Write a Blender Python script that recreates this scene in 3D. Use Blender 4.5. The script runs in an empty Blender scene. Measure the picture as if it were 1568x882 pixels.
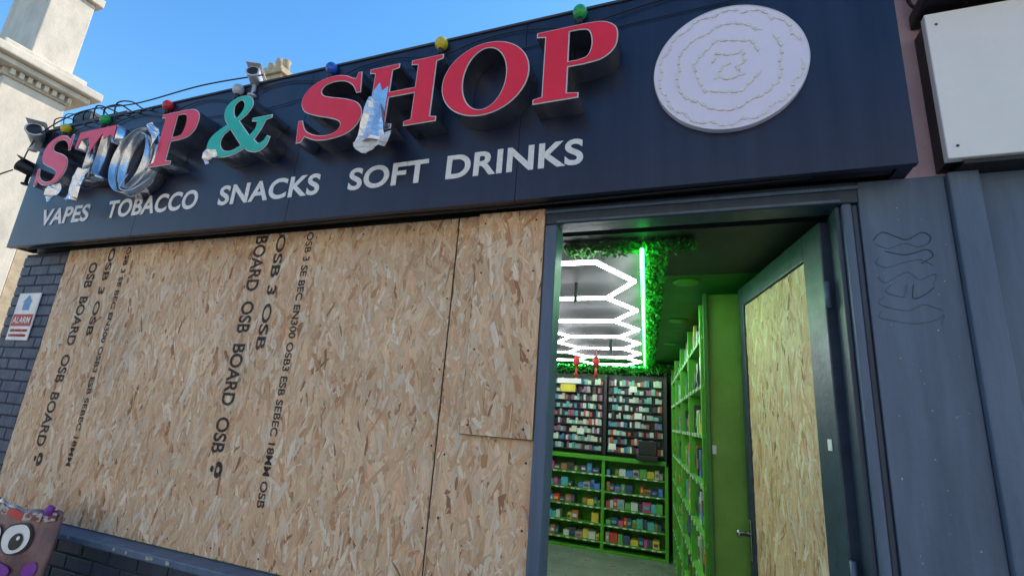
import bpy, math, random
import numpy as np
from mathutils import Matrix, Vector
random.seed(7); rng=np.random.default_rng(11)
sc=bpy.context.scene
COL=sc.collection
EYE=1.68

# ------------------------------------------------------------------ materials
def newmat(name):
    m=bpy.data.materials.new(name); m.use_nodes=True
    nt=m.node_tree; b=nt.nodes['Principled BSDF']; return m,nt,b
def mat(name,c,rough=.5,c2=None,scale=6,stretch=(1,1,1),bump=0,bscale=60,metal=0,rvar=.12,spec=.5,detail=6,lo=.35,hi=.65,coat=0):
    m,nt,b=newmat(name); N=nt.nodes; L=nt.links
    tc=N.new('ShaderNodeTexCoord'); mp=N.new('ShaderNodeMapping'); mp.inputs['Scale'].default_value=stretch
    L.new(tc.outputs['Object'],mp.inputs['Vector'])
    n=N.new('ShaderNodeTexNoise'); n.inputs['Scale'].default_value=scale; n.inputs['Detail'].default_value=detail; n.inputs['Roughness'].default_value=.65
    L.new(mp.outputs[0],n.inputs['Vector'])
    r=N.new('ShaderNodeMapRange'); r.inputs[1].default_value=lo; r.inputs[2].default_value=hi
    L.new(n.outputs['Fac'],r.inputs[0])
    mx=N.new('ShaderNodeMix'); mx.data_type='RGBA'
    if c2 is None: c2=tuple(x*.8 for x in c)
    mx.inputs[6].default_value=(*c,1); mx.inputs[7].default_value=(*c2,1)
    L.new(r.outputs[0],mx.inputs[0]); L.new(mx.outputs[2],b.inputs['Base Color'])
    rr=N.new('ShaderNodeMapRange'); rr.inputs[3].default_value=max(.02,rough-rvar); rr.inputs[4].default_value=min(1,rough+rvar)
    L.new(n.outputs['Fac'],rr.inputs[0]); L.new(rr.outputs[0],b.inputs['Roughness'])
    b.inputs['Metallic'].default_value=metal; b.inputs['Specular IOR Level'].default_value=spec
    b.inputs['Coat Weight'].default_value=coat
    if bump:
        n2=N.new('ShaderNodeTexNoise'); n2.inputs['Scale'].default_value=bscale; n2.inputs['Detail'].default_value=5
        L.new(tc.outputs['Object'],n2.inputs['Vector'])
        bp=N.new('ShaderNodeBump'); bp.inputs['Strength'].default_value=bump; bp.inputs['Distance'].default_value=.01
        L.new(n2.outputs['Fac'],bp.inputs['Height']); L.new(bp.outputs[0],b.inputs['Normal'])
    return m
def emis(name,c,s):
    m,nt,b=newmat(name); b.inputs['Base Color'].default_value=(*c,1)
    b.inputs['Emission Color'].default_value=(*c,1); b.inputs['Emission Strength'].default_value=s; return m
def attrmat(name,rough=.5,grain=False,spec=.4):
    m,nt,b=newmat(name); N=nt.nodes; L=nt.links
    a=N.new('ShaderNodeAttribute'); a.attribute_name='Col'
    out=a.outputs['Color']
    if grain:
        uv=N.new('ShaderNodeUVMap'); uv.uv_map='UVMap'
        mp=N.new('ShaderNodeMapping'); mp.inputs['Scale'].default_value=(12,300,1)
        L.new(uv.outputs[0],mp.inputs['Vector'])
        n=N.new('ShaderNodeTexNoise'); n.inputs['Scale'].default_value=1; n.inputs['Detail'].default_value=4
        L.new(mp.outputs[0],n.inputs['Vector'])
        r=N.new('ShaderNodeMapRange'); r.inputs[1].default_value=.3; r.inputs[2].default_value=.7; r.inputs[3].default_value=.72; r.inputs[4].default_value=1.12
        L.new(n.outputs['Fac'],r.inputs[0])
        mx=N.new('ShaderNodeVectorMath'); mx.operation='MULTIPLY'
        L.new(out,mx.inputs[0]); L.new(r.outputs[0],mx.inputs[1])
        tc=N.new('ShaderNodeTexCoord'); n3=N.new('ShaderNodeTexNoise'); n3.inputs['Scale'].default_value=1.5; n3.inputs['Detail'].default_value=5
        L.new(tc.outputs['Object'],n3.inputs['Vector'])
        r3=N.new('ShaderNodeMapRange'); r3.inputs[1].default_value=.3; r3.inputs[2].default_value=.7; r3.inputs[3].default_value=.84; r3.inputs[4].default_value=1.08
        L.new(n3.outputs['Fac'],r3.inputs[0])
        m2=N.new('ShaderNodeVectorMath'); m2.operation='MULTIPLY'
        L.new(mx.outputs[0],m2.inputs[0]); L.new(r3.outputs[0],m2.inputs[1]); out=m2.outputs[0]
        bp=N.new('ShaderNodeBump'); bp.inputs['Strength'].default_value=.4; bp.inputs['Distance'].default_value=.001
        L.new(n.outputs['Fac'],bp.inputs['Height']); L.new(bp.outputs[0],b.inputs['Normal'])
    L.new(out,b.inputs['Base Color']); b.inputs['Roughness'].default_value=rough; b.inputs['Specular IOR Level'].default_value=spec
    return m
M_navy=mat('fascia_navy',(.005,.010,.036),.36,(.014,.022,.058),2.2,(4,4,.22),.04,9,rvar=.13)
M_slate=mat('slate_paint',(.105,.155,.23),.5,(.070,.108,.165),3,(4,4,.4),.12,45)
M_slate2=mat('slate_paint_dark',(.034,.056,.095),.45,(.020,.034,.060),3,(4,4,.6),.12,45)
M_brick=mat('painted_brick',(.085,.11,.17),.6,(.05,.068,.11),9,bump=.6,bscale=40)
M_mortar=mat('painted_mortar',(.035,.05,.075),.8,bump=.5)
M_black=mat('black_plastic',(.012,.012,.014),.45)
M_darkmetal=mat('letter_return_metal',(.60,.60,.61),.22,(.16,.16,.17),3,(1,1,.6),.08,22,metal=.92)
M_chrome=mat('bright_metal',(.80,.81,.83),.20,(.50,.51,.54),7,bump=.15,bscale=14,metal=.9)
M_rim=mat('rim_white',(.8,.8,.80),.4)
M_red=mat('letter_red',(.93,.016,.040),.35,(.80,.012,.030),4)
M_teal=mat('letter_teal',(.02,.54,.38),.35,(.015,.42,.30),5)
M_white=mat('white_vinyl',(.90,.88,.84),.45,(.74,.73,.71),9)
M_disc=mat('disc_acrylic',(.84,.78,.90),.35,(.79,.73,.86),3)
M_led=mat('led_strip_white',(.88,.86,.80),.4,(.66,.63,.56),60)
M_pink=mat('pink_render',(.72,.50,.53),.7,(.58,.40,.44),5,(2,2,.7),.3,60)
M_panel=mat('white_panel',(.90,.87,.83),.45,(.82,.80,.76),2)
M_cream=mat('cream_render',(.66,.58,.47),.85,(.50,.44,.36),3,(1,1,.5),.5,30)
M_stone=mat('warm_stone',(.54,.42,.27),.85,(.34,.26,.17),4,bump=.6,bscale=12)
M_osbback=mat('osb_core',(.44,.28,.15),.8)
M_edge=mat('osb_dark_rim',(.10,.06,.035),.9)
M_osb=attrmat('osb_strands',.62,True,.3)
M_prod=attrmat('product_packets',.35)
M_leaf=attrmat('faux_leaves',.6)
M_green=mat('green_paint',(.11,.42,.03),.4,(.07,.32,.02),3)
M_olive=mat('green_wall_paint',(.15,.34,.04),.5,(.11,.25,.025),3)
M_greend=mat('green_paint_dark',(.03,.17,.02),.5)
M_int=mat('interior_dark',(.03,.035,.03),.6)
M_floor=mat('shop_floor',(.30,.32,.30),.3,(.20,.22,.20),4)
M_tube=emis('white_led_tube',(.93,.96,1),20)
M_gled=emis('green_led',(.03,1,.10),30)
M_asphalt=mat('asphalt',(.06,.06,.062),.85,(.045,.045,.047),14,bump=.6,bscale=120)
M_ground=mat('ground',(.12,.115,.10),.9)
M_pave=mat('paving',(.45,.42,.37),.8,(.36,.34,.30),5,bump=.4)
M_kerb=mat('kerb',(.40,.39,.37),.8,bump=.4)
M_terr=mat('pale_render',(.82,.74,.62),.85,(.74,.66,.54),2,bump=.3)
M_glass=mat('window_glass',(.02,.025,.03),.06,spec=.8)
M_slateroof=mat('roof_slate',(.06,.065,.075),.7,bump=.5,bscale=8)
M_line=mat('road_paint',(.55,.42,.05),.7)

# ------------------------------------------------------------------ helpers
def empty(name):
    e=bpy.data.objects.new(name,None); COL.objects.link(e); return e
def link(o,parent,m=None):
    COL.objects.link(o)
    if m is not None: o.data.materials.append(m)
    if parent is not None: o.parent=parent
    return o
def mesh(name,v,f,m,parent=None,smooth=False,M=None):
    me=bpy.data.meshes.new(name); me.from_pydata([tuple(map(float,p)) for p in v],[],f); me.update()
    o=bpy.data.objects.new(name,me); link(o,parent,m)
    if M is not None: o.matrix_world=M
    if smooth:
        for p in me.polygons:p.use_smooth=True
    return o
BF=[(0,3,2,1),(4,5,6,7),(0,1,5,4),(1,2,6,5),(2,3,7,6),(3,0,4,7)]
def bv(lo,hi):
    x0,y0,z0=lo;x1,y1,z1=hi
    return [(x0,y0,z0),(x1,y0,z0),(x1,y1,z0),(x0,y1,z0),(x0,y0,z1),(x1,y0,z1),(x1,y1,z1),(x0,y1,z1)]
def box(name,lo,hi,m,parent=None,bev=.004,M=None):
    o=mesh(name,bv(lo,hi),BF,m,parent,M=M)
    if bev:
        md=o.modifiers.new('b','BEVEL'); md.width=bev; md.segments=2; md.limit_method='ANGLE'
    return o
def boxes(name,L,m,parent=None,bev=0,M=None,col=False):
    v=[];f=[];c=[]
    for it in L:
        k=len(v); v+=bv(it[0],it[1]); f+=[tuple(i+k for i in q) for q in BF]
        if col: c+=[(*it[2],1)]*8
    o=mesh(name,v,f,m,parent,M=M)
    if col:
        a=o.data.color_attributes.new('Col','FLOAT_COLOR','POINT'); a.data.foreach_set('color',np.array(c,dtype=np.float32).ravel())
    if bev:
        md=o.modifiers.new('b','BEVEL'); md.width=bev; md.segments=2; md.limit_method='ANGLE'
    return o
def tube(name,pts,r,m,parent=None,cyc=False,res=3):
    c=bpy.data.curves.new(name,'CURVE'); c.dimensions='3D'; c.bevel_depth=r; c.bevel_resolution=res; c.use_fill_caps=True
    s=c.splines.new('POLY'); s.points.add(len(pts)-1)
    for p,q in zip(s.points,pts): p.co=(*q,1)
    s.use_cyclic_u=cyc
    return link(bpy.data.objects.new(name,c),parent,m)
def sm(pts,n=8,cyc=False):
    P=[np.array(p,float) for p in pts]; out=[]
    K=len(P)
    for i in range(K if cyc else K-1):
        p0=P[i-1] if (cyc or i>0) else P[0]; p1=P[i]; p2=P[(i+1)%K]; p3=P[(i+2)%K] if (cyc or i+2<K) else P[-1]
        for k in range(n):
            t=k/n; out.append(.5*((2*p1)+(-p0+p2)*t+(2*p0-5*p1+4*p2-p3)*t*t+(-p0+3*p1-3*p2+p3)*t**3))
    if not cyc: out.append(P[-1])
    return out
def lathe(name,prof,m,parent,M,n=20):
    v=[];f=[]
    for r,z in prof:
        for i in range(n): v.append((r*math.cos(2*math.pi*i/n),r*math.sin(2*math.pi*i/n),z))
    for j in range(len(prof)-1):
        for i in range(n): f.append((j*n+i,j*n+(i+1)%n,(j+1)*n+(i+1)%n,(j+1)*n+i))
    f.append(tuple(range(n))[::-1]); f.append(tuple((len(prof)-1)*n+i for i in range(n)))
    return mesh(name,v,f,m,parent,True,M)
def sphere(name,c,r,m,parent,sx=1,sz=1):
    prof=[(r*sx*math.sin(t)+1e-5,-r*sz*math.cos(t)) for t in np.linspace(0,math.pi,13)]
    return lathe(name,prof,m,parent,Matrix.Translation(c),20)
def txt(name,body,x0,x1,z0,h,y,m,parent,off=.012,sp=1.08,ext=.0015,rot=None):
    c=bpy.data.curves.new(name,'FONT'); c.body=body; c.size=1; c.offset=off; c.extrude=.004; c.space_character=sp
    o=bpy.data.objects.new(name,c); link(o,parent,m)
    bpy.context.view_layer.update()
    bb=o.bound_box; mx=min(p[0] for p in bb);Mx=max(p[0] for p in bb);my=min(p[1] for p in bb);My=max(p[1] for p in bb)
    sx=(x1-x0)/(Mx-mx); sy=h/(My-my)
    S=Matrix.Diagonal((sx,sy,ext/.004,1))@Matrix.Translation((-mx,-my,0))
    if rot is None: o.matrix_world=Matrix.Translation((x0,y,z0))@Matrix.Rotation(math.pi/2,4,'X')@S
    else: o.matrix_world=Matrix.Translation((rot,y,z0))@Matrix.Rotation(math.pi/2,4,'X')@Matrix.Rotation(-math.pi/2,4,'Z')@S
    return o

# ------------------------------------------------------------------ OSB
def osb(name,w,h,M,parent,seed,dens=2900,thick=.018):
    g=np.random.default_rng(seed)
    e=parent
    box(name+'_core',(0.001,0.001,-thick),(w-.001,h-.001,0),M_osbback,e,0,M=M)
    box(name+'_edge',(-.0025,-.0025,-thick-.001),(w+.0025,h+.0025,-.003),M_edge,e,0,M=M)  # slightly oversized dark box, draws a thin outline round the board
    n=int(w*h*dens)
    cx=g.uniform(0,w,n);cy=g.uniform(0,h,n)
    big=g.random(n)
    L=g.uniform(.028,.095,n)*np.where(big<.3,.45,1); wd=g.uniform(.004,.019,n)*np.where(big<.3,.6,1)
    th=math.pi/2+g.normal(0,.42,n)
    ca=np.cos(th);sa=np.sin(th)
    loc=[(-1,.2),(-.78,1),(.7,.95),(1,-.1),(.8,-1),(-.7,-.9)]
    V=np.zeros((n,6,3));UV=np.zeros((n,6,2))
    z0=.0003+np.arange(n)/n*.0024; tu=g.normal(0,.007,n); tv=g.normal(0,.032,n)
    uo=g.uniform(0,50,n);vo=g.uniform(0,50,n)
    for k,(a,b) in enumerate(loc):
        aa=(a+g.uniform(-.18,.18,n))*L; bb=(b+g.uniform(-.35,.35,n))*wd
        x=cx+aa*ca-bb*sa; y=cy+aa*sa+bb*ca
        V[:,k,0]=np.clip(x,0.0005,w-.0005);V[:,k,1]=np.clip(y,0.0005,h-.0005)
        V[:,k,2]=np.clip(z0+tu*aa+tv*bb,.0001,.0036)
        UV[:,k,0]=aa+uo;UV[:,k,1]=bb+vo
    pal=np.array([(.79,.54,.33),(.83,.61,.41),(.87,.72,.54),(.71,.45,.26),(.63,.34,.18),(.81,.50,.30),(.38,.19,.10),(.83,.59,.36)])
    pr=np.array([.25,.20,.13,.14,.065,.09,.016,.11]);pr/=pr.sum()
    c=pal[g.choice(len(pal),n,p=pr)]*g.uniform(.88,1.10,(n,1))
    me=bpy.data.meshes.new(name+'_strands')
    me.vertices.add(n*6);me.vertices.foreach_set('co',V.ravel())
    me.loops.add(n*6);me.loops.foreach_set('vertex_index',np.arange(n*6))
    me.polygons.add(n);me.polygons.foreach_set('loop_start',np.arange(n)*6);me.polygons.foreach_set('loop_total',np.full(n,6))
    me.update(calc_edges=True)
    uvl=me.uv_layers.new(name='UVMap');uvl.data.foreach_set('uv',UV.ravel())
    a=me.color_attributes.new('Col','FLOAT_COLOR','POINT')
    cc=np.ones((n,6,4),dtype=np.float32);cc[:,:,:3]=c[:,None,:];a.data.foreach_set('color',cc.ravel())
    o=bpy.data.objects.new(name+'_strands',me);link(o,e,M_osb);o.matrix_world=M
    return e
def wallM(x,y,z): return Matrix(((1,0,0,x),(0,0,-1,y),(0,1,0,z),(0,0,0,1)))
def screws(L,parent,name='screws'):
    v=[];f=[]
    for x,y,z in L:
        k=len(v);v+=[(x+.005*math.cos(t),y,z+.005*math.sin(t)) for t in np.linspace(0,2*math.pi,9)[:-1]];f.append(tuple(range(k,k+8)))
    mesh(name,v,f,M_black,parent)
pb=empty('plywood_board'); osb('board',3.098,1.69,wallM(-4.18,-.014,.905),pb,1)
pb2=empty('plywood_board'); osb('board',.442,1.69,wallM(-1.074,-.018,.905),pb2,2)
pb3=empty('plywood_board'); osb('board',.325,1.0,wallM(-.955,-.048,1.592),pb3,3)
screws([(x,-.0185,z) for x in np.arange(-4.12,-1.1,.31) for z in (.95,2.55)]+[(x,-.0185,z) for x in (-4.12,-2.6,-1.1) for z in np.arange(1.2,2.4,.33)],pb)
screws([(x,-.0225,z) for x in (-1.03,-.66) for z in (.99,1.25,1.5)],pb2)
screws([(x,-.0525,z) for x in (-.92,-.67) for z in (1.63,1.95,2.3,2.54)],pb3)
m,nt,b=newmat('stamp_ink'); b.inputs['Base Color'].default_value=(.045,.04,.045,1); b.inputs['Roughness'].default_value=.8
nn=nt.nodes.new('ShaderNodeTexNoise'); nn.inputs['Scale'].default_value=26; nn.inputs['Detail'].default_value=8; nn.inputs['Roughness'].default_value=.85
geo=nt.nodes.new('ShaderNodeNewGeometry'); mpp=nt.nodes.new('ShaderNodeMapping'); mpp.inputs['Scale'].default_value=(4,4,1.4)
nt.links.new(geo.outputs['Position'],mpp.inputs[0]); nt.links.new(mpp.outputs[0],nn.inputs['Vector'])
rp=nt.nodes.new('ShaderNodeMapRange'); rp.inputs[1].default_value=.38; rp.inputs[2].default_value=.58; rp.inputs[3].default_value=.12;rp.inputs[4].default_value=.90
nt.links.new(nn.outputs['Fac'],rp.inputs[0]); nt.links.new(rp.outputs[0],b.inputs['Alpha']); M_ink=m
ys=-.0184
pi_=0
for (xc,zt,ln,h,s,bo) in [(-2.40,2.585,1.20,.092,'BOARD  OSB  BOARD  OSB',.024),(-2.235,2.585,.66,.064,'OSB 3 OSB',.022),(-2.02,2.585,1.42,.046,'OSB 3 SE BEC EN300 OSB3 ESB SEBEC 18MM OSB',.022),
      (-3.895,2.49,1.20,.086,'OSB  BOARD  OSB  BOARD',.024),(-3.72,2.585,.60,.060,'OSB 3 OSB',.022),(-3.545,2.585,1.38,.042,'OSB 3 SE BEC EN300 OSB3 ESB SEBEC 18MM',.022)]:
    txt('print_%d'%pi_,s,0,ln,zt,h,ys-.00012*pi_,M_ink,pb,off=bo,sp=1.0,ext=.0001,rot=xc); pi_+=1
for xc,zt in ((-2.395,1.35),(-3.89,1.26)):
    txt('print_mark_%d'%pi_,'8',0,.085,zt,.105,ys-.00012*pi_,M_ink,pb,off=.024,ext=.0001,rot=xc); pi_+=1

# ------------------------------------------------------------------ shop building
shop=empty('shop_building')
def brickwall(name,x0,x1,z0,z1,yf,m,mm,parent,seed,bw=.215,bh=.065,gap=.010):
    g=random.Random(seed); L=[];r=0;z=z0
    while z<z1-.02:
        x=x0-(bw/2 if r%2 else 0)
        while x<x1:
            a=max(x,x0);b_=min(x+bw,x1)
            if b_-a>.03: L.append(((a,yf-g.uniform(.0,.003),z),(b_,yf+.05,min(z+bh,z1))))
            x+=bw+gap
        z+=bh+gap;r+=1
    boxes(name,L,m,parent,.004)
    box(name+'_mortar',(x0,yf+.006,z0),(x1,yf+.09,z1),mm,parent,0)
brickwall('brick_pier',-4.71,-4.19,0.1,2.59,-.012,M_brick,M_mortar,shop,3)
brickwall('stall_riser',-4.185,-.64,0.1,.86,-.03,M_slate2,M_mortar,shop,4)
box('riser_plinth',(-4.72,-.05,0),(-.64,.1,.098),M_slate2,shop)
box('window_sill',(-4.182,-.115,.862),(-.64,.0,.90),M_slate,shop,.008)
gs=random.Random(8)
boxes('sill_chips',[((x,-.1165,.872+gs.uniform(0,.015)),(x+gs.uniform(.006,.03),-.1145,.889)) for x in [gs.uniform(-4.1,-.7) for _ in range(26)]],M_pave,shop)
box('window_backing',(-4.18,.03,.9),(-.64,.08,2.6),M_int,shop,0)  # unseen box added behind the boards to keep the interior dark
box('side_wall',(-4.71,.09,0),(-4.55,6.1,3.45),M_stone,shop,0)
box('wall_over',(-4.70,.02,2.615),(.86,.22,3.45),M_int,shop,0)
box('flat_roof',(-4.71,.22,3.30),(.86,6.1,3.44),M_int,shop,0)
box('back_wall',(-4.54,5.75,0),(.86,5.95,3.29),M_int,shop,0)
box('right_wall',(.62,.12,0),(.80,5.74,3.29),M_int,shop,0)
box('partition',(-3.2,.1,.03),(-3.1,5.74,2.54),M_green,shop,0)
box('floor',(-4.5,.0,-.02),(.62,5.74,.03),M_floor,shop,0)
box('ceiling',(-3.1,.19,2.545),(.62,5.74,2.60),M_int,shop,0)
box('door_post_left',(-.629,-.045,.0),(-.575,.07,2.515),M_slate,shop,.006)
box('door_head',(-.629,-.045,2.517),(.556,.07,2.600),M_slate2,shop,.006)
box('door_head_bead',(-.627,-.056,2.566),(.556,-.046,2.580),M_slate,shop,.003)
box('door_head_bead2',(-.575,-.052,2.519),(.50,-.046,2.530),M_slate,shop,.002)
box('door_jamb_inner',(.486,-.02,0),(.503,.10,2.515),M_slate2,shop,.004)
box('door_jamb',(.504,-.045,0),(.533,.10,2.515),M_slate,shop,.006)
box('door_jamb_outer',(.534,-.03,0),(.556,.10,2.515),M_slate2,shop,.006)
box('door_step',(-.60,-.12,0),(.50,.1,.06),M_kerb,shop,.008)
pil=empty('painted_pilaster')
box('pilaster_panel',(.5575,-.036,0),(.818,.12,2.60),M_slate,pil,.004)
box('pilaster_strip',(.8195,-.060,0),(.905,.12,2.60),M_slate,pil,.006)
box('pilaster_side',(.9065,-.028,0),(1.9,.12,2.60),M_slate,pil,.005)
box('pilaster_bead',(1.25,-.045,0),(1.29,-.029,2.60),M_slate,pil,.005)
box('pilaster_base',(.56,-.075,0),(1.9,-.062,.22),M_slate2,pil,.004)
def px(a,b,D=1.964): return (a*D,-.0372,EYE+b*D)
glyph=[[(.300,.352),(.315,.366),(.335,.356),(.350,.350),(.372,.362),(.384,.352),(.378,.340)],
 [(.302,.345),(.32,.335),(.345,.343),(.365,.336),(.383,.344)],
 [(.305,.318),(.30,.308),(.315,.300),(.34,.308),(.365,.312),(.382,.300)],
 [(.315,.330),(.345,.322),(.375,.330),(.383,.318),(.365,.305)],
 [(.30,.285),(.31,.272),(.33,.284),(.345,.29),(.36,.276),(.383,.286),(.378,.266)],
 [(.32,.27),(.31,.255),(.335,.247),(.34,.268),(.335,.245)],
 [(.35,.268),(.347,.243),(.365,.25),(.378,.262)],
 [(.305,.247),(.297,.235),(.315,.226),(.34,.222),(.36,.232),(.385,.222)],
 [(.30,.222),(.295,.21),(.315,.204),(.345,.199),(.375,.206),(.386,.215),(.38,.196)]]
for i,gp in enumerate(glyph): tube('glue_outline_%d'%i,sm([px(*q) for q in gp],6),.0014,M_slate2 if i%3==0 else M_slate,pil)
gs=random.Random(21)
L=[]
for _ in range(40):
    x=gs.uniform(.57,.81);z=gs.uniform(1.1,2.5); L.append(((x,-.0366,z),(x+gs.uniform(.001,.004),-.0355,z+gs.uniform(.001,.006))))
boxes('paint_chips',L,M_pave,pil)

nb=empty('neighbour_building')
box('pink_wall',(.71,.0,2.604),(.868,.2,3.9),M_pink,nb,.003)
box('pink_joint',(.70,-.004,3.40),(.868,.0,3.41),M_black,nb,0)
box('neighbour_wall',(.87,.0,2.604),(5.0,.3,3.9),M_pink,nb,0)
box('neighbour_shopfront',(1.902,-.02,0),(5.0,.3,2.60),M_slate2,nb,0)
box('neighbour_body',(.90,.31,0),(5.0,6.1,3.8),M_cream,nb,0)
box('neighbour_underside',(.845,-.11,2.60),(5.0,-.002,2.612),M_black,nb,0)
wp=empty('blank_white_sign')
box('panel_face',(.80,-.125,2.616),(3.6,-.09,3.20),M_panel,wp,.004)
box('panel_frame',(.81,-.089,2.62),(3.6,-.002,3.19),M_black,wp,0)
screws([(.83,-.1265,z) for z in (2.66,3.15)]+[(1.25,-.1265,z) for z in (2.66,3.15)],wp,'panel_screws')
box('cornice_lower',(.80,-.17,3.235),(5.0,-.002,3.30),M_black,nb,.01)
box('cornice',(.84,-.27,3.302),(5.0,-.002,3.40),M_pink,nb,.02)
box('cornice_top',(.82,-.33,3.402),(5.0,-.002,3.46),M_slateroof,nb,.01)
tube('loose_cable',sm([(.80,-.02,3.9),(.83,-.03,3.55),(.79,-.05,3.35),(.84,-.03,3.28),(.86,-.03,3.22)],8),.006,M_black,nb)
tube('loose_cable_2',sm([(.76,-.02,3.45),(.80,-.04,3.40),(.86,-.05,3.43),(.93,-.12,3.22)],8),.004,M_black,nb)

# ------------------------------------------------------------------ fascia
fs=empty('fascia_signboard')
YS=-.16
segs=[-4.655,-3.30,-2.05,-.74,.707]
for i in range(4):
    box('fascia_panel_%d'%i,(segs[i]+(.001 if i else 0),YS,2.593),(segs[i+1]-.001,YS+.03,3.525),M_navy,fs,.0015)
box('fascia_return_right',(.66,YS+.031,2.60),(.706,-.001,3.52),M_navy,fs,0)
box('fascia_return_left',(-4.654,YS+.031,2.60),(-4.62,-.001,3.52),M_navy,fs,0)
box('fascia_soffit',(-4.61,YS+.031,2.606),(.655,-.058,2.616),M_black,fs,0)
box('fascia_top_flashing',(-4.665,YS-.008,3.527),(.712,.2,3.540),M_slateroof,fs,.002)
tube('soffit_cable',sm([(-4.5,-.10,2.595),(-3.5,-.11,2.60),(-2.6,-.10,2.588),(-1.6,-.11,2.60),(-.8,-.10,2.592),(.4,-.11,2.6)],8),.006,M_black,fs)
screws([(x+dx,YS-.0008,z) for x in segs[1:-1] for dx in (-.03,.03) for z in (2.66,2.78,3.44)],fs,'fascia_screws')
D=1.84
for w_,a0,a1 in (('VAPES',-2.351,-2.06),('TOBACCO',-1.955,-1.503),('SNACKS',-1.407,-1.007),('SOFT',-.905,-.652),('DRINKS',-.597,-.239)):
    txt('text_'+w_.lower(),w_,a0*D,a1*D,EYE+.571*D,.068*D,YS-.002,M_white,fs,off=.026,sp=1.04)
rd=empty('round_sign')
cx,cz=.0745*1.83,EYE+.764*1.83
def disc(name,r,y0,y1,m,parent,scal=0,n=200):
    rr=[]
    for i in range(n):
        t=2*math.pi*i/n; q=r*(1+scal*math.cos(14*t)); rr.append((cx+q*math.cos(t),cz+q*math.sin(t)))
    v=[(x,y0,z) for x,z in rr]+[(x,y1,z) for x,z in rr]
    f=[tuple(range(n)),tuple(range(n,2*n))[::-1]]+[(i,i+n,(i+1)%n+n,(i+1)%n) for i in range(n)]
    return mesh(name,v,f,m,parent)
disc('disc_body',.283,YS-.024,YS-.001,M_disc,rd,.001)
def strip(pts2,name,gap=.036):
    pts=[(cx+x,YS-.0246,cz+z) for x,z in pts2]
    tube(name,pts,.0012,M_led,rd)
    v=[];f=[];acc=0
    for p,q in zip(pts[:-1],pts[1:]):
        dx,dz=q[0]-p[0],q[2]-p[2]; l=math.hypot(dx,dz); acc+=l
        if acc>gap and l>1e-5:
            acc=0; ux,uz=dx/l,dz/l; X,Z=p[0],p[2]; k=len(v)
            for yy in (YS-.0242,YS-.0285):
                for sa_,sb in ((-1,-1),(1,-1),(1,1),(-1,1)):
                    v.append((X+ux*.012*sa_-uz*.005*sb,yy,Z+uz*.012*sa_+ux*.005*sb))
            f+=[tuple(i+k for i in qd) for qd in BF]
    mesh(name+'_modules',v,f,M_led,rd)
def wavy(r,amp,k,ph,t0=0,t1=6.28,hexa=0):
    o=[]
    for t in np.linspace(t0,t1,420):
        q=r*(1+amp*abs(math.sin(k*t/2+ph))-amp*.5)
        if hexa: q/= math.cos(((t+ph)%(math.pi/3))-math.pi/6)**hexa
        o.append((q*math.cos(t),q*math.sin(t)))
    return o
strip(wavy(.256,.06,14,.3,.15,6.2),'led_strip_outer')
strip(wavy(.186,.05,12,.6,.8,6.8,.6),'led_strip_mid')
strip(wavy(.116,.03,6,.2,.2,5.9,1),'led_strip_inner')
def dens(P):
    o=[]
    for (a,b_),(c_,d_) in zip(P[:-1],P[1:]):
        for t in np.linspace(0,1,12)[:-1]: o.append((a+(c_-a)*t,b_+(d_-b_)*t))
    return o
strip(dens([(.07*x,.07*z) for x,z in [(-.9,.2),(-.5,.9),(.2,.7),(.8,.8),(.9,.1),(.4,-.1),(.7,-.7),(0,-.9),(-.6,-.6),(-.3,.0),(.2,.2)]]),'led_strip_centre',.030)
tube('disc_edge',[(cx+.281*math.cos(t),YS-.0245,cz+.281*math.sin(t)) for t in np.linspace(0,2*math.pi,120)[:-1]],.002,M_rim,rd,True)

# ------------------------------------------------------------------ channel letters
def outline(pts,n=7):
    K=len(pts);out=[]
    for i in range(K):
        p0=np.array(pts[i][:2],float);p1=np.array(pts[(i+1)%K][:2],float)
        c0=len(pts[i])>2;c1=len(pts[(i+1)%K])>2
        if c0 and c1: out.append(p0);continue
        t0=(p1-p0) if c0 else (p1-np.array(pts[i-1][:2]))/2
        t1=(p1-p0) if c1 else (np.array(pts[(i+2)%K][:2])-p0)/2
        for k in range(n):
            t=k/n;out.append((2*t**3-3*t*t+1)*p0+(t**3-2*t*t+t)*t0+(-2*t**3+3*t*t)*p1+(t**3-t*t)*t1)
    return out
def ell(cx,cy,rx,ry,n=48): return [np.array((cx+rx*math.cos(t),cy+ry*math.sin(t))) for t in np.linspace(0,2*math.pi,n,endpoint=False)]
c=1
GL={}
GL['S']=[outline([(.90,1.0,c),(.93,.66,c),(.86,.66,c),(.79,.79),(.66,.89),(.50,.92),(.36,.89),(.31,.81),(.36,.73),(.50,.67),(.72,.60),(.92,.49),(1.0,.31),(.94,.13),(.79,.02),(.55,-.02),(.36,.0),(.22,.06),(.17,.09,c),(.12,0,c),(.05,0,c),(.02,.37,c),(.09,.37,c),(.17,.20),(.32,.10),(.50,.06),(.64,.09),(.70,.18),(.65,.26),(.50,.33),(.30,.40),(.09,.51),(.01,.69),(.07,.87),(.24,.99),(.46,1.03),(.64,1.0),(.77,.93),(.82,.91,c),(.84,1.0,c)])]
GL['H']=[outline([(0,0,c),(0,.07,c),(.08,.09,c),(.08,.91,c),(0,.93,c),(0,1,c),(.42,1,c),(.42,.93,c),(.33,.91,c),(.33,.57,c),(.67,.57,c),(.67,.91,c),(.58,.93,c),(.58,1,c),(1,1,c),(1,.93,c),(.92,.91,c),(.92,.09,c),(1,.07,c),(1,0,c),(.58,0,c),(.58,.07,c),(.67,.09,c),(.67,.48,c),(.33,.48,c),(.33,.09,c),(.42,.07,c),(.42,0,c)])]
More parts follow.
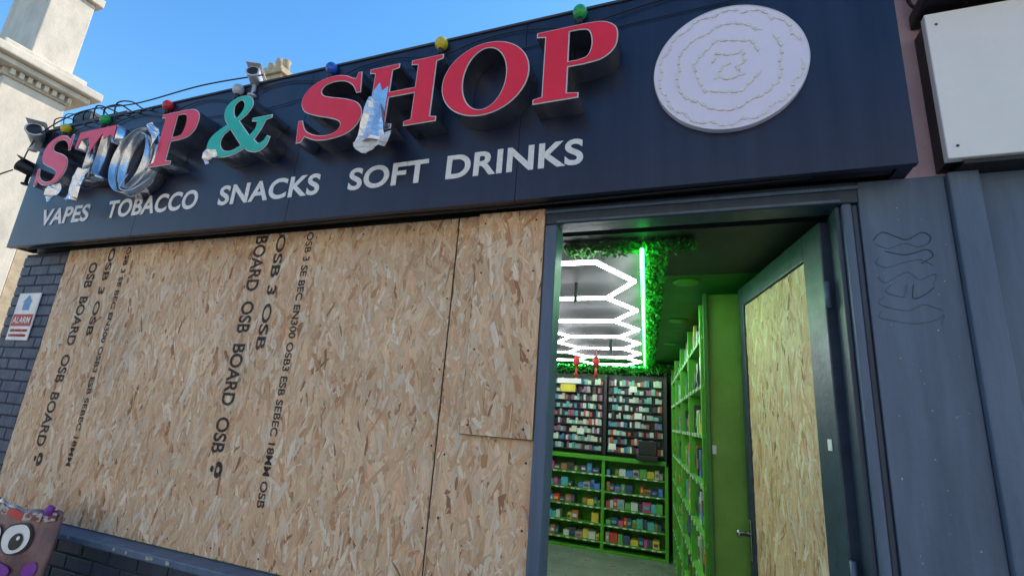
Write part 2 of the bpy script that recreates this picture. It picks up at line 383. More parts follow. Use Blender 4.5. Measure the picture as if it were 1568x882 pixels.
GL['O']=[ell(.5,.5,.5,.53),ell(.5,.5,.245,.44)]
GL['P']=[outline([(0,0,c),(0,.07,c),(.11,.09,c),(.11,.91,c),(0,.93,c),(0,1,c),(.58,1.0,c),(.82,.975),(.97,.87),(1.0,.72),(.96,.57),(.82,.46),(.60,.43,c),(.42,.43,c),(.42,.09,c),(.56,.07,c),(.56,0,c)]),
         outline([(.42,.92,c),(.42,.51,c),(.54,.51,c),(.65,.55),(.69,.71),(.65,.88),(.54,.92,c)])]
GL['T']=[outline([(.22,0,c),(.22,.07,c),(.36,.09,c),(.36,.91,c),(.26,.91,c),(.12,.82),(.07,.66,c),(0,.66,c),(.02,1,c),(.98,1,c),(1,.66,c),(.93,.66,c),(.88,.82),(.74,.91,c),(.64,.91,c),(.64,.09,c),(.78,.07,c),(.78,0,c)])]
GL['&']=[outline([(.40,1.03),(.57,.98),(.64,.83),(.58,.68),(.47,.575,c),(.58,.43),(.69,.29,c),(.76,.38),(.77,.50,c),(.68,.52,c),(.68,.58,c),(1.0,.58,c),(1.0,.52,c),(.91,.50,c),(.87,.36),(.79,.20,c),(.87,.12),(.94,.15),(.98,.23,c),(1.04,.20,c),(1.0,.05),(.88,-.03),(.74,0),(.66,.06,c),(.50,-.01),(.32,-.03),(.10,.03),(0,.20),(.04,.38),(.18,.50),(.27,.545,c),(.19,.68),(.17,.85),(.26,.98)]),
         outline([(.41,.95),(.48,.88),(.48,.76),(.40,.65),(.34,.75),(.33,.88)]),outline([(.34,.45,c),(.25,.36),(.23,.22),(.31,.10),(.44,.07),(.58,.13,c),(.46,.29)])]
def curve2(name,loops,w,h,x,y,z,ext,off,m,parent,fill=True,rz=0):
    cu=bpy.data.curves.new(name,'CURVE');cu.dimensions='2D';cu.fill_mode='BOTH' if fill else 'NONE';cu.extrude=ext;cu.offset=off
    for lp_ in loops:
        s=cu.splines.new('POLY');s.points.add(len(lp_)-1)
        for p,q in zip(s.points,lp_): p.co=(q[0]*w,q[1]*h,0,1)
        s.use_cyclic_u=True
    o=bpy.data.objects.new(name,cu);link(o,parent,m)
    o.matrix_world=Matrix.Translation((x,y,z))@Matrix.Rotation(math.pi/2,4,'X')@Matrix.Rotation(rz,4,'Z')
    return o
lt=empty('channel_lettering')
DL=1.72
def letter(ch,a0,a1,tag,color=M_red,b0=.752,b1=.966,mode='full',rz=0):
    w=(a1-a0)*DL;h=(b1-b0)*DL;x=a0*DL;z=EYE+b0*DL;g=GL[ch]
    if mode=='full':
        curve2(tag+'_body',g,w,h,x,-.2195,z,.0575,0,M_darkmetal,lt,rz=rz)
        curve2(tag+'_rim',g,w,h,x,-.2785,z,.0012,-.0005,M_rim,lt,rz=rz)
        curve2(tag+'_face',g,w,h,x,-.2815,z,.0015,-.0055,color,lt,rz=rz)
    else:
        o=curve2(tag+'_shell',g,w,h,x,-.2195,z,.0575,0,M_chrome,lt,False,rz=rz)
        s=o.modifiers.new('s','SOLIDIFY');s.thickness=.003
        curve2(tag+'_backplate',g,w,h,x,-.168,z,.002,-.002,M_darkmetal,lt,rz=rz)
letter('S',-2.50,-2.30,'stop_s')
letter('T',-2.285,-2.05,'stop_t',mode='open')
letter('O',-2.04,-1.80,'stop_o',mode='open',b0=.69,b1=.935,rz=-.08)
letter('P',-1.802,-1.60,'stop_p')
letter('&',-1.525,-1.255,'ampersand',M_teal)
letter('S',-1.145,-.90,'shop_s')
letter('H',-.895,-.648,'shop_h')
letter('O',-.642,-.388,'shop_o')
letter('P',-.374,-.164,'shop_p')
curve2('stop_t_face_piece',[outline([(.0,.66,c),(.02,1,c),(.98,1,c),(1,.7,c),(.9,.8,c),(.72,.74,c),(.66,.86,c),(.5,.60,c),(.44,.45,c),(.38,.7,c),(.3,.84,c),(.12,.82,c),(.07,.66,c)])],.235*DL,.214*DL,-2.285*DL,-.2815,EYE+.752*DL,.0015,-.003,M_red,lt)
def ab(a,b,D=1.70): return (a*D,EYE+b*D)
M_shard=mat('torn_foil',(.88,.89,.91),.24,(.60,.62,.66),9,bump=.15,bscale=16,metal=.75,rvar=.1)
def folded(name,Lf,Rt,y,m,seed,amp=.03,nz=9,nx=5):
    g=np.random.default_rng(seed); v=[];f=[]
    Lp=sm([(p[0],p[1],0) for p in Lf],4);Rp=sm([(p[0],p[1],0) for p in Rt],4)
    fold=g.uniform(-1,1,nx+1)*amp
    for j in range(nz+1):
        t=j/nz; a=Lp[min(int(t*(len(Lp)-1)),len(Lp)-1)];b_=Rp[min(int(t*(len(Rp)-1)),len(Rp)-1)]
        for i in range(nx+1):
            s=i/nx; v.append((a[0]*(1-s)+b_[0]*s+g.normal()*.003,y-abs(fold[i]*(.4+t))-.012*math.sin(5*t+i),a[1]*(1-s)+b_[1]*s+g.normal()*.004))
    for j in range(nz):
        for i in range(nx):
            a=j*(nx+1)+i;f.append((a,a+1,a+nx+2,a+nx+1))
    o=mesh(name,v,f,m,lt);s=o.modifiers.new('s','SOLIDIFY');s.thickness=.002;return o
curve2('shop_h_bare_stem',[outline([(.04,.0,c),(.04,.07,c),(.10,.10,c),(.10,.62,c),(.18,.74,c),(.23,.60,c),(.31,.66,c),(.31,.10,c),(.40,.06,c),(.40,0,c)])],.247*DL,.214*DL,-.895*DL,-.2840,EYE+.752*DL,.001,0,M_chrome,lt)
folded('torn_face_h',[ab(-.885,.87),ab(-.895,.79),ab(-.915,.715)],[ab(-.85,.855),ab(-.82,.785),ab(-.80,.72)],-.287,M_shard,2)
folded('torn_face_h_flap',[ab(-.905,.722),ab(-.89,.695),ab(-.86,.68)],[ab(-.79,.75),ab(-.785,.72),ab(-.80,.70)],-.30,M_rim,5,.02,5,5)
folded('torn_face_t',[ab(-2.225,.80),ab(-2.24,.73),ab(-2.25,.67)],[ab(-2.17,.80),ab(-2.165,.74),ab(-2.18,.665)],-.285,M_shard,8,.02)
folded('torn_face_s',[ab(-2.38,.745),ab(-2.39,.71),ab(-2.37,.68)],[ab(-2.32,.75),ab(-2.31,.71),ab(-2.33,.68)],-.285,M_shard,9,.015,6,3)
folded('torn_face_amp',[ab(-1.525,.79),ab(-1.535,.76),ab(-1.52,.735)],[ab(-1.485,.78),ab(-1.475,.76),ab(-1.485,.74)],-.285,M_shard,4,.010,6,3)
folded('torn_face_o',[ab(-1.89,.935),ab(-1.84,.89),ab(-1.835,.84)],[ab(-1.865,.95),ab(-1.81,.90),ab(-1.81,.83)],-.285,M_shard,14,.010,8,3)
# exposed wiring from the broken letters
tube('letter_wire',sm([(-3.75,-.25,3.0),(-3.70,-.30,2.92),(-3.60,-.29,2.88),(-3.52,-.26,2.95)],8),.003,M_rd0 if False else M_black,lt)
tube('letter_wire_2',sm([(-3.35,-.24,2.98),(-3.30,-.29,2.86),(-3.20,-.28,2.84),(-3.12,-.24,2.93)],8),.003,M_rim,lt)

# ------------------------------------------------------------------ festoon lights
fe=empty('festoon_lights')
def plast(n,cc): return mat(n,cc,.25,tuple(x*.7 for x in cc),20,rvar=.05)
bc={'g':plast('bulb_green',(.03,.45,.10)),'y':plast('bulb_yellow',(.80,.62,.03)),'b':plast('bulb_blue',(.02,.12,.60)),'r':plast('bulb_red',(.70,.03,.04)),'w':plast('bulb_white',(.6,.62,.7))}
bl=[(-.258,'g'),(-.651,'y'),(-1.032,'b'),(-1.42,'w'),(-1.762,'r'),(-2.114,'g'),(-2.36,'y')]
for i,(a,k) in enumerate(bl):
    x=a*1.84; c0=(x,-.185,3.497)
    sphere('bulb_%d'%i,c0,.034,bc[k],fe,sz=1.1)
    lathe('socket_%d'%i,[(.014,.02),(.016,.048),(.012,.066)],M_black,fe,Matrix.Translation(c0)@Matrix.Rotation(math.pi,4,'X'),12)
xs=[.70]+[a*1.84 for a,_ in bl]+[-4.62]
pts=[]
for i in range(len(xs)-1):
    pts.append((xs[i],-.180,3.432)); pts.append((xs[i]*.6+xs[i+1]*.4,-.172,3.485)); pts.append((xs[i]*.3+xs[i+1]*.7,-.172,3.48))
pts.append((xs[-1],-.172,3.46))
tube('festoon_cable',sm(pts,6),.0035,M_black,fe)
tube('festoon_cable_2',sm([(.7,-.166,3.42),(0,-.168,3.40),(-.9,-.168,3.38),(-1.6,-.17,3.40),(-2.4,-.17,3.33),(-3.3,-.17,3.39),(-4.3,-.17,3.35),(-4.64,-.17,3.45)],8),.0025,M_black,fe)
tube('festoon_cable_3',sm([(-2.4,-.2,3.55),(-2.9,-.22,3.56),(-3.5,-.23,3.53),(-4.1,-.24,3.56),(-4.6,-.22,3.45),(-4.75,-.2,3.2)],8),.0045,M_black,fe)
tube('festoon_tail',sm([(-4.70,-.25,3.17),(-4.78,-.30,3.10),(-4.72,-.34,3.02),(-4.62,-.36,2.985)],5),.005,M_black,fe)
sphere('tail_bulb',(-4.585,-.37,2.955),.034,bc['r'],fe)

# ------------------------------------------------------------------ security cameras
def cctv(loc,rz,tilt,body,sc_=1.25):
    e=empty('security_camera')
    M=Matrix.Translation(loc)@Matrix.Rotation(rz,4,'Z')@Matrix.Rotation(tilt,4,'X')@Matrix.Scale(sc_,4)
    R=Matrix.Rotation(math.pi/2,4,'X')
    lathe('housing',[(.02,-.09),(.034,-.085),(.036,.05),(.038,.06),(.034,.062)],body,e,M@R,20)
    lathe('lens',[(.030,.0625),(.026,.0645),(.012,.066)],M_black,e,M@R,16)
    box('sunshield',(-.040,-.085,.036),(.040,.075,.042),body,e,.003,M=M)
    lathe('mount',[(.028,-.12),(.028,-.11),(.012,-.105),(.012,-.03)],body,e,Matrix.Translation((loc[0],loc[1],loc[2])),14)
    return e
M_cam=mat('camera_white',(.62,.62,.64),.35)
cctv((-4.66,-.20,3.47),.9,-.2,M_cam,1.5); cctv((-4.72,-.15,3.22),-.7,-.35,M_black); cctv((-2.50,-.17,3.555),.5,-.25,M_cam,1.1)
jb=empty('cable_bracket')
box('bracket_arm',(-4.60,-.15,3.555),(-3.75,-.12,3.575),M_black,jb); box('bracket_plate',(-4.40,-.14,3.58),(-4.20,-.06,3.66),M_black,jb)
gg=random.Random(3)
for i in range(7):
    x=-4.62+.12*i
    tube('loop_%d'%i,sm([(x,-.14,3.57),(x+.08,-.18,3.60+gg.uniform(0,.05)),(x+.2,-.16,3.59+gg.uniform(0,.05)),(x+.34,-.15,3.55),(x+.5,-.18,3.50)],8),gg.uniform(.003,.006),M_black,jb)

# ------------------------------------------------------------------ alarm sticker
al=empty('alarm_sign')
ax0,ax1=-4.60,-4.34;az0,az1=1.945,2.285
box('plate',(ax0,-.024,az0),(ax1,-.0165,az1),M_white,al,.003)
M_rd=mat('sign_red',(.55,.03,.03),.5);M_bl=mat('sign_blue',(.08,.30,.60),.5)
box('red_band',(ax0+.012,-.026,az0+.10),(ax1-.012,-.0245,az0+.185),M_rd,al,0)
txt('alarm_text','ALARM',ax0+.03,ax1-.03,az0+.12,.045,-.0275,M_white,al)
boxes('house_icon',[((ax0+.09,-.026,az0+.215),(ax1-.09,-.0245,az0+.27))],M_bl,al)
mesh('house_roof',[(ax0+.075,-.0262,az0+.272),(ax1-.075,-.0262,az0+.272),((ax0+ax1)/2,-.0262,az0+.325)],[(0,1,2)],M_bl,al)
txt('small_text','24HR PROTECTION',ax0+.03,ax1-.03,az0+.06,.018,-.0265,M_rd,al); txt('small_text2','CCTV IN OPERATION',ax0+.03,ax1-.03,az0+.025,.018,-.0265,M_rd,al)

# ------------------------------------------------------------------ door leaf
dr=empty('shop_door')
hx,hy=.452,.085; fx,fy=.228,1.12
uL=math.hypot(hx-fx,hy-fy); u=((hx-fx)/uL,(hy-fy)/uL)
MD=Matrix(((u[0],0,u[1],fx),(u[1],0,-u[0],fy),(0,1,0,.04),(0,0,0,1)))
Hd=2.46
box('stile_free',(0,0,-.045),(.085,Hd,0),M_slate2,dr,.005,M=MD)
box('stile_hinge',(uL-.16,0,-.045),(uL,Hd,0),M_slate2,dr,.005,M=MD)
box('top_rail',(.086,Hd-.11,-.045),(uL-.161,Hd,0),M_slate2,dr,.005,M=MD)
box('bottom_rail',(.086,0,-.045),(uL-.161,.26,0),M_slate2,dr,.005,M=MD)
osb('insert',uL-.254,Hd-.378,MD@Matrix.Translation((.090,.264,-.012)),dr,9,thick=.015)
box('lock_plate',(.03,1.0,.001),(.055,1.2,.006),M_darkmetal,dr,.002,M=MD)
lathe('handle',[(.012,0),(.012,.05),(.02,.055),(.02,.065)],M_darkmetal,dr,MD@Matrix.Translation((.042,1.13,.005)),12)
box('sticker',(uL-.075,1.60,.001),(uL-.045,1.64,.003),M_white,dr,0,M=MD)
for z in (.3,1.25,2.2): lathe('hinge_%d'%int(z*10),[(.010,-.05),(.010,.05)],M_slate,dr,Matrix.Translation((hx+.005,hy-.02,z)),10)

# ------------------------------------------------------------------ interior
def product_boxes(L,x0,x1,y,z,hmax,g,wr=(.03,.075),dep=.08,pal=None,fill=.93):
    x=x0
    while x<x1-.02:
        w=g.uniform(*wr);h=g.uniform(.5,1)*hmax; cc=g.choice(pal)
        if g.random()<fill:
            L.append(((x,y-g.uniform(0,.02),z),(min(x+w*.92,x1),y+dep,z+h),cc))
            if hmax>.1 and g.random()<.6: L.append(((x+w*.15,y-.024,z+h*.3),(min(x+w*.75,x1),y-.021,z+h*.65),g.choice(pal)))
        x+=w
palA=[(.62,.65,.62),(.40,.44,.43),(.12,.36,.38),(.05,.05,.06),(.55,.1,.08),(.72,.70,.56),(.08,.20,.42),(.2,.48,.50),(.62,.62,.68),(.03,.03,.04),(.30,.12,.26)]
palB=[(.72,.08,.05),(.75,.56,.08),(.1,.24,.62),(.68,.68,.65),(.14,.42,.1),(.42,.20,.09),(.6,.1,.26),(.08,.08,.10),(.38,.38,.38),(.1,.45,.50),(.06,.10,.20)]
g=random.Random(5)
bs=empty('product_shelves')
yb=5.2
L=[]
for (x0,x1) in ((-2.95,-2.13),(-2.09,-1.285),(-1.235,-.46)):
    for i in range(9): product_boxes(L,x0+.02,x1-.02,yb+.02,1.30+i*.113,.088,g,(.022,.055),.06,palA)
    for i in range(5): product_boxes(L,x0+.02,x1-.02,yb-.02,.16+i*.21,.12,g,(.04,.11),.15,palB,fill=.88)
boxes('products',L,M_prod,bs,0,col=True)
box('back_panel',(-3.0,yb+.09,1.25),(-.42,yb+.12,2.36),M_black,bs,0)
boxes('peg_rails',[((-3.0,yb+.0,1.285+i*.113),(-.44,yb+.085,1.295+i*.113)) for i in range(9)],M_int,bs)
Ls=[((-3.0,yb-.06,.135+i*.21),(-.43,yb+.2,.155+i*.21)) for i in range(5)]+[((-3.0,yb-.10,1.18),(-.43,yb+.2,1.235)),((-3.0,yb-.06,.03),(-.43,yb+.2,.06))]
boxes('green_shelves',Ls,M_green,bs,.003)
boxes('green_uprights',[((x-.022,yb-.07,.03),(x+.022,yb+.22,1.179)) for x in (-2.11,-1.26,-.43)],M_green,bs,.003)
boxes('upper_uprights',[((x-.022,yb-.03,1.237),(x+.022,yb+.12,2.36)) for x in (-2.11,-1.26,-.44)],M_black,bs,.003)
box('shelf_back',(-3.0,yb+.21,.03),(-.43,yb+.23,1.18),M_green,bs,0)
L=[]
for i in range(5):
    x=-2.95
    while x<-.5: L.append(((x,yb-.066,.137+i*.21),(x+.05,yb-.0615,.153+i*.21))); x+=g.uniform(.07,.16)
boxes('price_tags',L,M_rim,bs)
nt_=empty('shop_notices')
M_ylw=mat('yellow_card',(.75,.65,.05),.5)
box('yellow_notice',(-1.90,yb-.12,2.08),(-1.68,yb-.10,2.19),M_ylw,nt_,0)
box('white_notice',(-1.95,yb-.12,2.20),(-1.6,yb-.10,2.27),M_white,nt_,0)
for i,(x,z) in enumerate([(-1.2,1.33),(-.92,2.12),(-1.65,1.5),(-.85,1.76)]): box('card_%d'%i,(x,yb-.035,z),(x+.1,yb-.03,z+.08),M_white,nt_,0)
till=empty('shop_till')
box('till_base',(-.80,4.95,1.237),(-.52,5.12,1.30),M_black,till,.008); box('till_screen',(-.78,5.02,1.302),(-.54,5.05,1.48),M_black,till,.008)
k=.0965; sn=math.hypot(k,1)
dv=(-k/sn,1/sn)
R0=(.336-k*3.26,1.26)
MR=Matrix(((dv[0],dv[1],0,R0[0]),(dv[1],-dv[0],0,R0[1]),(0,0,1,.03),(0,0,0,1)))
rs=empty('side_shelving')
Lr=3.85
boxes('shelves',[((0,0,.10+i*.30),(Lr,.30,.125+i*.30)) for i in range(8)],M_green,rs,.003,M=MR)
boxes('uprights',[((x,-.01,0),(x+.03,.31,2.42)) for x in (0.02,.97,1.93,2.89,3.8)],M_green,rs,.003,M=MR)
box('rear',(0,.312,0),(Lr,.33,2.42),M_greend,rs,0,M=MR)
L=[]
for i in range(8):
    for (a0,a1) in ((.06,.96),(1.01,1.92),(1.97,2.88),(2.93,3.79)):
        product_boxes(L,a0,a1,.045,.126+i*.30,.22,g,(.05,.12),.2,palB+[(.04,.05,.05)]*4)
boxes('side_products',L,M_prod,rs,0,M=MR,col=True)
L=[]
for i in range(8):
    x=.05
    while x<3.8:
        L.append(((x,-.010,.100+i*.30),(x+.03,-.004,.125+i*.30))); x+=g.uniform(.12,.3)
boxes('price_tags',L,M_rim,rs,0,M=MR)
box('end_panel',(.035,1.20,.03),(.30,1.235,2.50),M_olive,rs,.004)
box('end_panel_trim',(.030,1.17,.03),(.058,1.199,2.50),M_greend,rs,.004)
box('end_panel_plate',(.06,1.192,1.55),(.085,1.199,1.60),M_rim,rs,.003)
def leaves(name,n,fn,parent,sz=.035,seed=1):
    g=np.random.default_rng(seed);v=[];f=[];cc=[]
    for i in range(n):
        p=np.array(fn(g)); d=g.normal(size=3);d/=np.linalg.norm(d);e=np.cross(d,g.normal(size=3));e/=np.linalg.norm(e)
        s=sz*g.uniform(.6,1.3);k=len(v)
        v+=[p-d*s,p+e*s*.35,p+d*s,p-e*s*.35];f.append((k,k+1,k+2,k+3))
        q=g.uniform(.5,1.2);cc+=[(.035*q,.19*q,.025*q,1)]*4
    o=mesh(name,v,f,M_leaf,parent);a=o.data.color_attributes.new('Col','FLOAT_COLOR','POINT');a.data.foreach_set('color',np.array(cc,dtype=np.float32).ravel());return o
fol=empty('artificial_ivy')
def f1(g):
    D_=g.uniform(2.35,7.3);return (-.021-k*D_+g.uniform(.0,.12),D_-2,2.53-abs(g.normal(0,.025)))
def f2(g): return (g.uniform(-3,.1),5.1+g.uniform(-.15,.1),2.50-abs(g.normal(0,.06)))
def f3(g): return (g.uniform(-.62,.0),.26+g.uniform(0,.10),2.53-abs(g.normal(0,.018)))
leaves('ivy_strip',5200,f1,fol,.020,1);leaves('ivy_back',3500,f2,fol,.03,2);leaves('ivy_front',1500,f3,fol,.018,3)
mesh('ceiling_green_panel',[(-.021-k*2.3+.03,.9,2.542),(.6,.9,2.542),(.6,5.7,2.542),(-.021-k*7.6+.03,5.7,2.542)],[(0,3,2,1)],M_greend,fol)
hl=empty('honeycomb_ceiling_light')
ZL=2.455
def lp(x,D_): return (x-k*(D_-2.33),D_-2,ZL)
ins=[2.33+.74*i for i in range(7)]
xi,xo=-.473,-.30
bl_=.46;am=.19
for col in range(5):
    xr=xi-col*(bl_+am)
    Ds=ins if col%2==0 else [d+.37 for d in ins[:-1]]
    for j,d in enumerate(Ds): tube('bar_%d_%d'%(col,j),[lp(xr,d),lp(xr-bl_,d)],.0115,M_tube,hl,res=1)
zig=[]
for i,d in enumerate(ins):
    zig.append(lp(xi,d))
    if i<len(ins)-1: zig.append(lp(xo+.01,d+.37))
tube('zigzag_edge',zig,.0115,M_tube,hl,res=1)
for col in range(1,5):
    xa=xi-(col-1)*(bl_+am)-bl_; xb=xa-am; z=[]
    for i,d in enumerate(ins):
        z.append(lp(xa if col%2 else xb,d))
        if i<len(ins)-1: z.append(lp(xb if col%2 else xa,d+.37))
    tube('zigzag_%d'%col,z,.0115,M_tube,hl,res=1)
M_matt=mat('matt_black_ceiling',(.02,.02,.024),.6,spec=.3)
mesh('backing',[lp(-.25,2.25)[:2]+(2.54,),lp(-.25,7.1)[:2]+(2.54,),lp(-3.0,7.1)[:2]+(2.54,),lp(-3.0,2.25)[:2]+(2.54,)],[(0,1,2,3)],M_matt,hl)
tube('sensor_drop',[(-.72,.95,2.53),(-.72,.95,2.40)],.012,M_black,hl)
tube('sensor_drop_2',[(-.85,3.1,2.53),(-.85,3.1,2.38)],.02,M_black,hl)
gl=empty('green_led_strip')
tube('strip_side',[(-.021-k*2.22,.22,2.47),(-.021-k*7.1,5.1,2.47)],.010,M_gled,gl,res=1)
tube('strip_back',[(-.021-k*7.1,5.1,2.47),(-3.0,5.1,2.47)],.010,M_gled,gl,res=1)
dl_=empty('ceiling_downlight')
for i,(x,D_) in enumerate([(-.06,3.04),(-.15,4.2),(-.27,5.4)]): lathe('downlight_%d'%i,[(.075,0),(.08,.008),(.05,.009)],M_green,dl_,Matrix.Translation((x,D_-2,2.531)),20)
hg=empty('red_hanging_decoration')
for i,(x,D_) in enumerate([(-1.23,5.2),(-1.02,5.2)]):
    sphere('lantern_%d'%i,(x,D_-2,2.30),.038,M_rd,hg,sz=1.6); tube('string_%d'%i,[(x,D_-2,2.45),(x,D_-2,2.2)],.004,M_rd,hg); lathe('tassel_%d'%i,[(.005,.0),(.022,-.12)],M_rd,hg,Matrix.Translation((x,D_-2,2.25)),10)

# ------------------------------------------------------------------ cartoon sack bottom-left
bg=empty('cartoon_refuse_sack')
M_bag=mat('sack_brown',(.24,.12,.10),.3,(.10,.05,.07),5,bump=.8,bscale=9,coat=.3)
M_bagt=mat('sack_label',(.42,.40,.38),.4,(.16,.03,.03),22,(1,1,2),bump=.4,bscale=20,lo=.46,hi=.54)
M_purple=mat('sack_purple',(.24,.04,.36),.35)
BX=-3.27
def bagpt(s,t):
    ang=math.pi*s; wdt=.285*(1-.02*t**4); dp=.11*(1-.55*t**2)
    return (BX+.02*t-wdt*math.cos(ang)+.010*math.sin(9*s+9*t), -.33-dp*math.sin(ang)+.006*math.sin(11*s*t+5*t)+.05*t, 1.06*t+.004*math.sin(9*s)*t+.004*math.sin(31*s)*t)
v=[];f=[];nu,nv=48,48
for j in range(nv+1):
    for i in range(nu+1): v.append(bagpt(i/nu,j/nv))
for j in range(nv):
    for i in range(nu):
        a=j*(nu+1)+i;f.append((a,a+1,a+nu+2,a+nu+1))
o=mesh('sack_body',v,f,M_bag,bg,True);s=o.modifiers.new('s','SOLIDIFY');s.thickness=.003
def patch(name,s0,t0,rs_,rt,off,m,ell_=True,n=28,rings=4):
    # follows the curved surface, offset along -y
    vs=[];fc=[]
    P=bagpt(s0,t0); vs.append((P[0],P[1]-off,P[2]))
    for k_ in range(1,rings+1):
        for q in np.linspace(0,2*math.pi,n+1)[:-1]:
            a,b_=math.cos(q),math.sin(q)
            if not ell_: mm=max(abs(a),abs(b_)); a/=mm;b_/=mm
            p=bagpt(s0+rs_*a*k_/rings,t0+rt*b_*k_/rings); vs.append((p[0],p[1]-off,p[2]))
    for i in range(n): fc.append((0,1+i,1+(i+1)%n))
    for k_ in range(rings-1):
        for i in range(n):
            a=1+k_*n+i;b_=1+k_*n+(i+1)%n; fc.append((a,a+n,b_+n,b_))
    mesh(name,vs,fc,m,bg)
patch('eye_outline',.60,.875,.13,.070,.008,M_black)
patch('eye_white',.60,.875,.115,.062,.011,M_white);patch('pupil',.62,.865,.055,.036,.014,M_black);patch('glint',.635,.880,.014,.009,.017,M_white)
patch('eye_white_2',.36,.855,.10,.055,.010,M_white);patch('pupil_2',.38,.85,.05,.032,.013,M_black)
patch('mouth',.5,.74,.16,.035,.010,M_purple)
for i,(s0,mm) in enumerate([(.34,M_bagt),(.50,M_rd),(.66,M_bagt),(.83,M_bagt)]): patch('label_%d'%i,s0,.972,.078,.018,.010+.001*i,mm,False)
patch('cheek',.82,.76,.07,.03,.010,M_purple)
lathe('tied_top',[(.022,0),(.015,.015),(.024,.03),(.006,.045)],M_purple,bg,Matrix.Translation((-3.03,-.32,1.045)),10)

# ------------------------------------------------------------------ cream house on the left
hs=empty('cream_house')
X0=-12.0
box('tower_shaft',(X0-2.2,1.9,0),(X0,2.9,7.15),M_cream,hs,.02)
box('tower_neck',(X0-2.25,1.85,7.152),(X0+.05,2.95,7.3),M_cream,hs,.02)
boxes('dentils',[((X0+.052,1.93+.13*i,7.18),(X0+.13,2.0+.13*i,7.29)) for i in range(8)]+[((X0-2.2+.13*i,1.77,7.18),(X0-2.13+.13*i,1.848,7.29)) for i in range(17)],M_cream,hs)
box('cornice_a',(X0-2.45,1.65,7.302),(X0+.25,3.15,7.42),M_cream,hs,.02)
box('cornice_b',(X0-2.58,1.52,7.422),(X0+.38,3.28,7.60),M_cream,hs,.03)
box('cornice_c',(X0-2.3,1.7,7.602),(X0+.15,3.05,7.80),M_cream,hs,.03)
box('parapet_block',(X0-1.6,2.15,7.802),(X0-.05,2.85,9.6),M_cream,hs,.02)
box('parapet_cap',(X0-1.7,2.05,9.602),(X0+.05,2.95,9.8),M_cream,hs,.02)
box('house_body',(X0-7,2.91,0),(X0-.02,9,5.9),M_stone,hs,0)
for i in range(3):
    box('window_%d'%i,(X0-1.5,1.88,1+2.2*i),(X0-.7,1.898,2.5+2.2*i),M_glass,hs,0)
    box('lintel_%d'%i,(X0-1.6,1.82,2.52+2.2*i),(X0-.6,1.898,2.64+2.2*i),M_cream,hs,.01)
tn=empty('stone_tenement')
box('tenement_body',(-24,10.5,0),(-11.5,18,12.2),M_stone,tn,0)
cx0,cx1=-16.75,-15.35
for i,(a,b_,z0,z1,e_) in enumerate([(cx0,cx1,12.2,14.25,0),(cx0,cx1,14.252,14.4,.12),(cx0+.1,cx1-.1,14.402,14.7,.0)]):
    box('stack_%d'%i,(a-e_,10.2-e_,z0),(b_+e_,11.0+e_,z1),M_stone,tn,.02)
for i,x in enumerate((-16.45,-16.05,-15.65)):
    lathe('chimney_pot_%d'%i,[(.17,0),(.14,.3),(.17,.45),(.13,.5+.15*(i==1))],M_stone,tn,Matrix.Translation((x,10.6,14.7)),8)

# ------------------------------------------------------------------ street
mesh('ground',[(-300,-300,-.16),(300,-300,-.16),(300,300,-.16),(-300,300,-.16)],[(0,1,2,3)],M_ground)
pv=empty('pavement')
L=[];
for i in range(34):
    for j in range(4): L.append(((-12+.6*i+.003,-.06-.6*(j+1)+.003,-.10),(-12+.6*(i+1)-.003,-.06-.6*j-.003,-.002*((i*7+j*3)%2))))
boxes('slabs',L,M_pave,pv,.003); box('bedding',(-40,-2.5,-.12),(40,5.9,-.03),M_ground,pv,0); box('kerb',(-40,-2.66,-.15),(40,-2.505,0),M_kerb,pv,.01)
mesh('road',[(-60,-8,-.13),(60,-8,-.13),(60,-2.66,-.13),(-60,-2.66,-.13)],[(0,1,2,3)],M_asphalt)
mesh('road_markings',[(-60,-2.95,-.126),(60,-2.95,-.126),(60,-2.86,-.126),(-60,-2.86,-.126)],[(0,1,2,3)],M_line)
fp=empty('far_pavement'); box('slab',(-40,-10.2,-.15),(40,-8.0,0),M_pave,fp,.01)
tr=empty('bounce_terrace')  # unseen terrace behind the camera, added to bounce sunlight onto the facade
box('terrace_walls',(-30,-18,0),(30,-10.2,7.5),M_terr,tr,0)
mesh('terrace_roof',[(-30.3,-9.9,7.5),(30.3,-9.9,7.5),(30.3,-18.3,7.5),(-30.3,-18.3,7.5),(-30.3,-14.3,10),(30.3,-14.3,10)],[(0,1,5,4),(2,3,4,5),(0,4,3),(1,2,5),(0,3,2,1)],M_slateroof,tr)
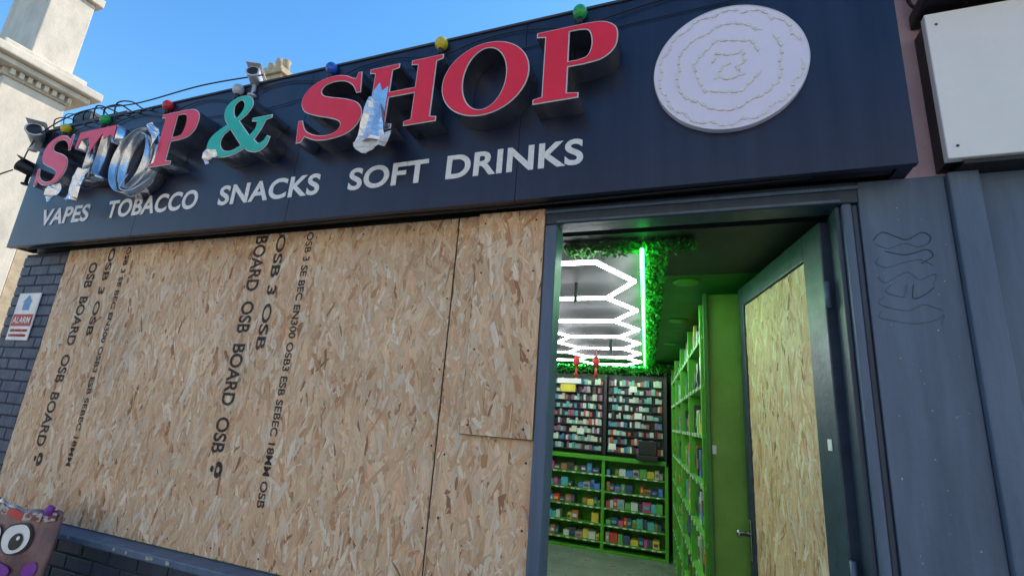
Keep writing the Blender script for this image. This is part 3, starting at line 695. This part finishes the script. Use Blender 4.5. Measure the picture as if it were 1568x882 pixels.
boxes('terrace_windows',[((-29+2.9*i,-10.22,z),(-28+2.9*i,-10.17,z+1.5)) for i in range(20) for z in (1.0,4.6)],M_glass,tr)
boxes('terrace_sills',[((-29.1+2.9*i,-10.2,z-.12),(-27.9+2.9*i,-10.05,z-.02)) for i in range(20) for z in (1.0,4.6)],M_kerb,tr)

# ------------------------------------------------------------------ light
sd=Vector((.55,.62,.66)).normalized()
el=math.asin(sd.z); az=math.atan2(sd.x,sd.y)
w=bpy.data.worlds.new('World'); sc.world=w; w.use_nodes=True
sky=w.node_tree.nodes.new('ShaderNodeTexSky'); sky.sky_type='NISHITA'; sky.sun_disc=False; sky.sun_elevation=el; sky.sun_rotation=az
sky.air_density=1.3; sky.dust_density=.3; sky.ozone_density=3
hsv=w.node_tree.nodes.new('ShaderNodeHueSaturation'); hsv.inputs['Saturation'].default_value=1.28; hsv.inputs['Value'].default_value=1.95
bgd=w.node_tree.nodes['Background']; bgd.inputs[1].default_value=.15
w.node_tree.links.new(sky.outputs[0],hsv.inputs['Color']); w.node_tree.links.new(hsv.outputs[0],bgd.inputs[0])
sl=bpy.data.lights.new('sun','SUN'); sl.energy=5.0; sl.angle=math.radians(.5); sl.color=(1,.89,.74)
so=bpy.data.objects.new('sun',sl); COL.objects.link(so); so.rotation_euler=sd.to_track_quat('Z','Y').to_euler()

# ------------------------------------------------------------------ camera
cd=bpy.data.cameras.new('camera'); cd.sensor_width=36; cd.lens=36*749.4/1568; cd.clip_end=1000; cd.clip_start=.02
co=bpy.data.objects.new('camera',cd); COL.objects.link(co)
r=Vector((.93526,.34681,.0708)); d=Vector((-.02355,.26054,-.96517)); fw=Vector((-.35318,.90102,.25184))
M=Matrix.Identity(4)
for i in range(3): M[i][0]=r[i];M[i][1]=-d[i];M[i][2]=-fw[i]
M[0][3],M[1][3],M[2][3]=0,-2,EYE
co.matrix_world=M; sc.camera=co
sc.view_settings.view_transform='Standard'; sc.view_settings.look='None'; sc.view_settings.exposure=0
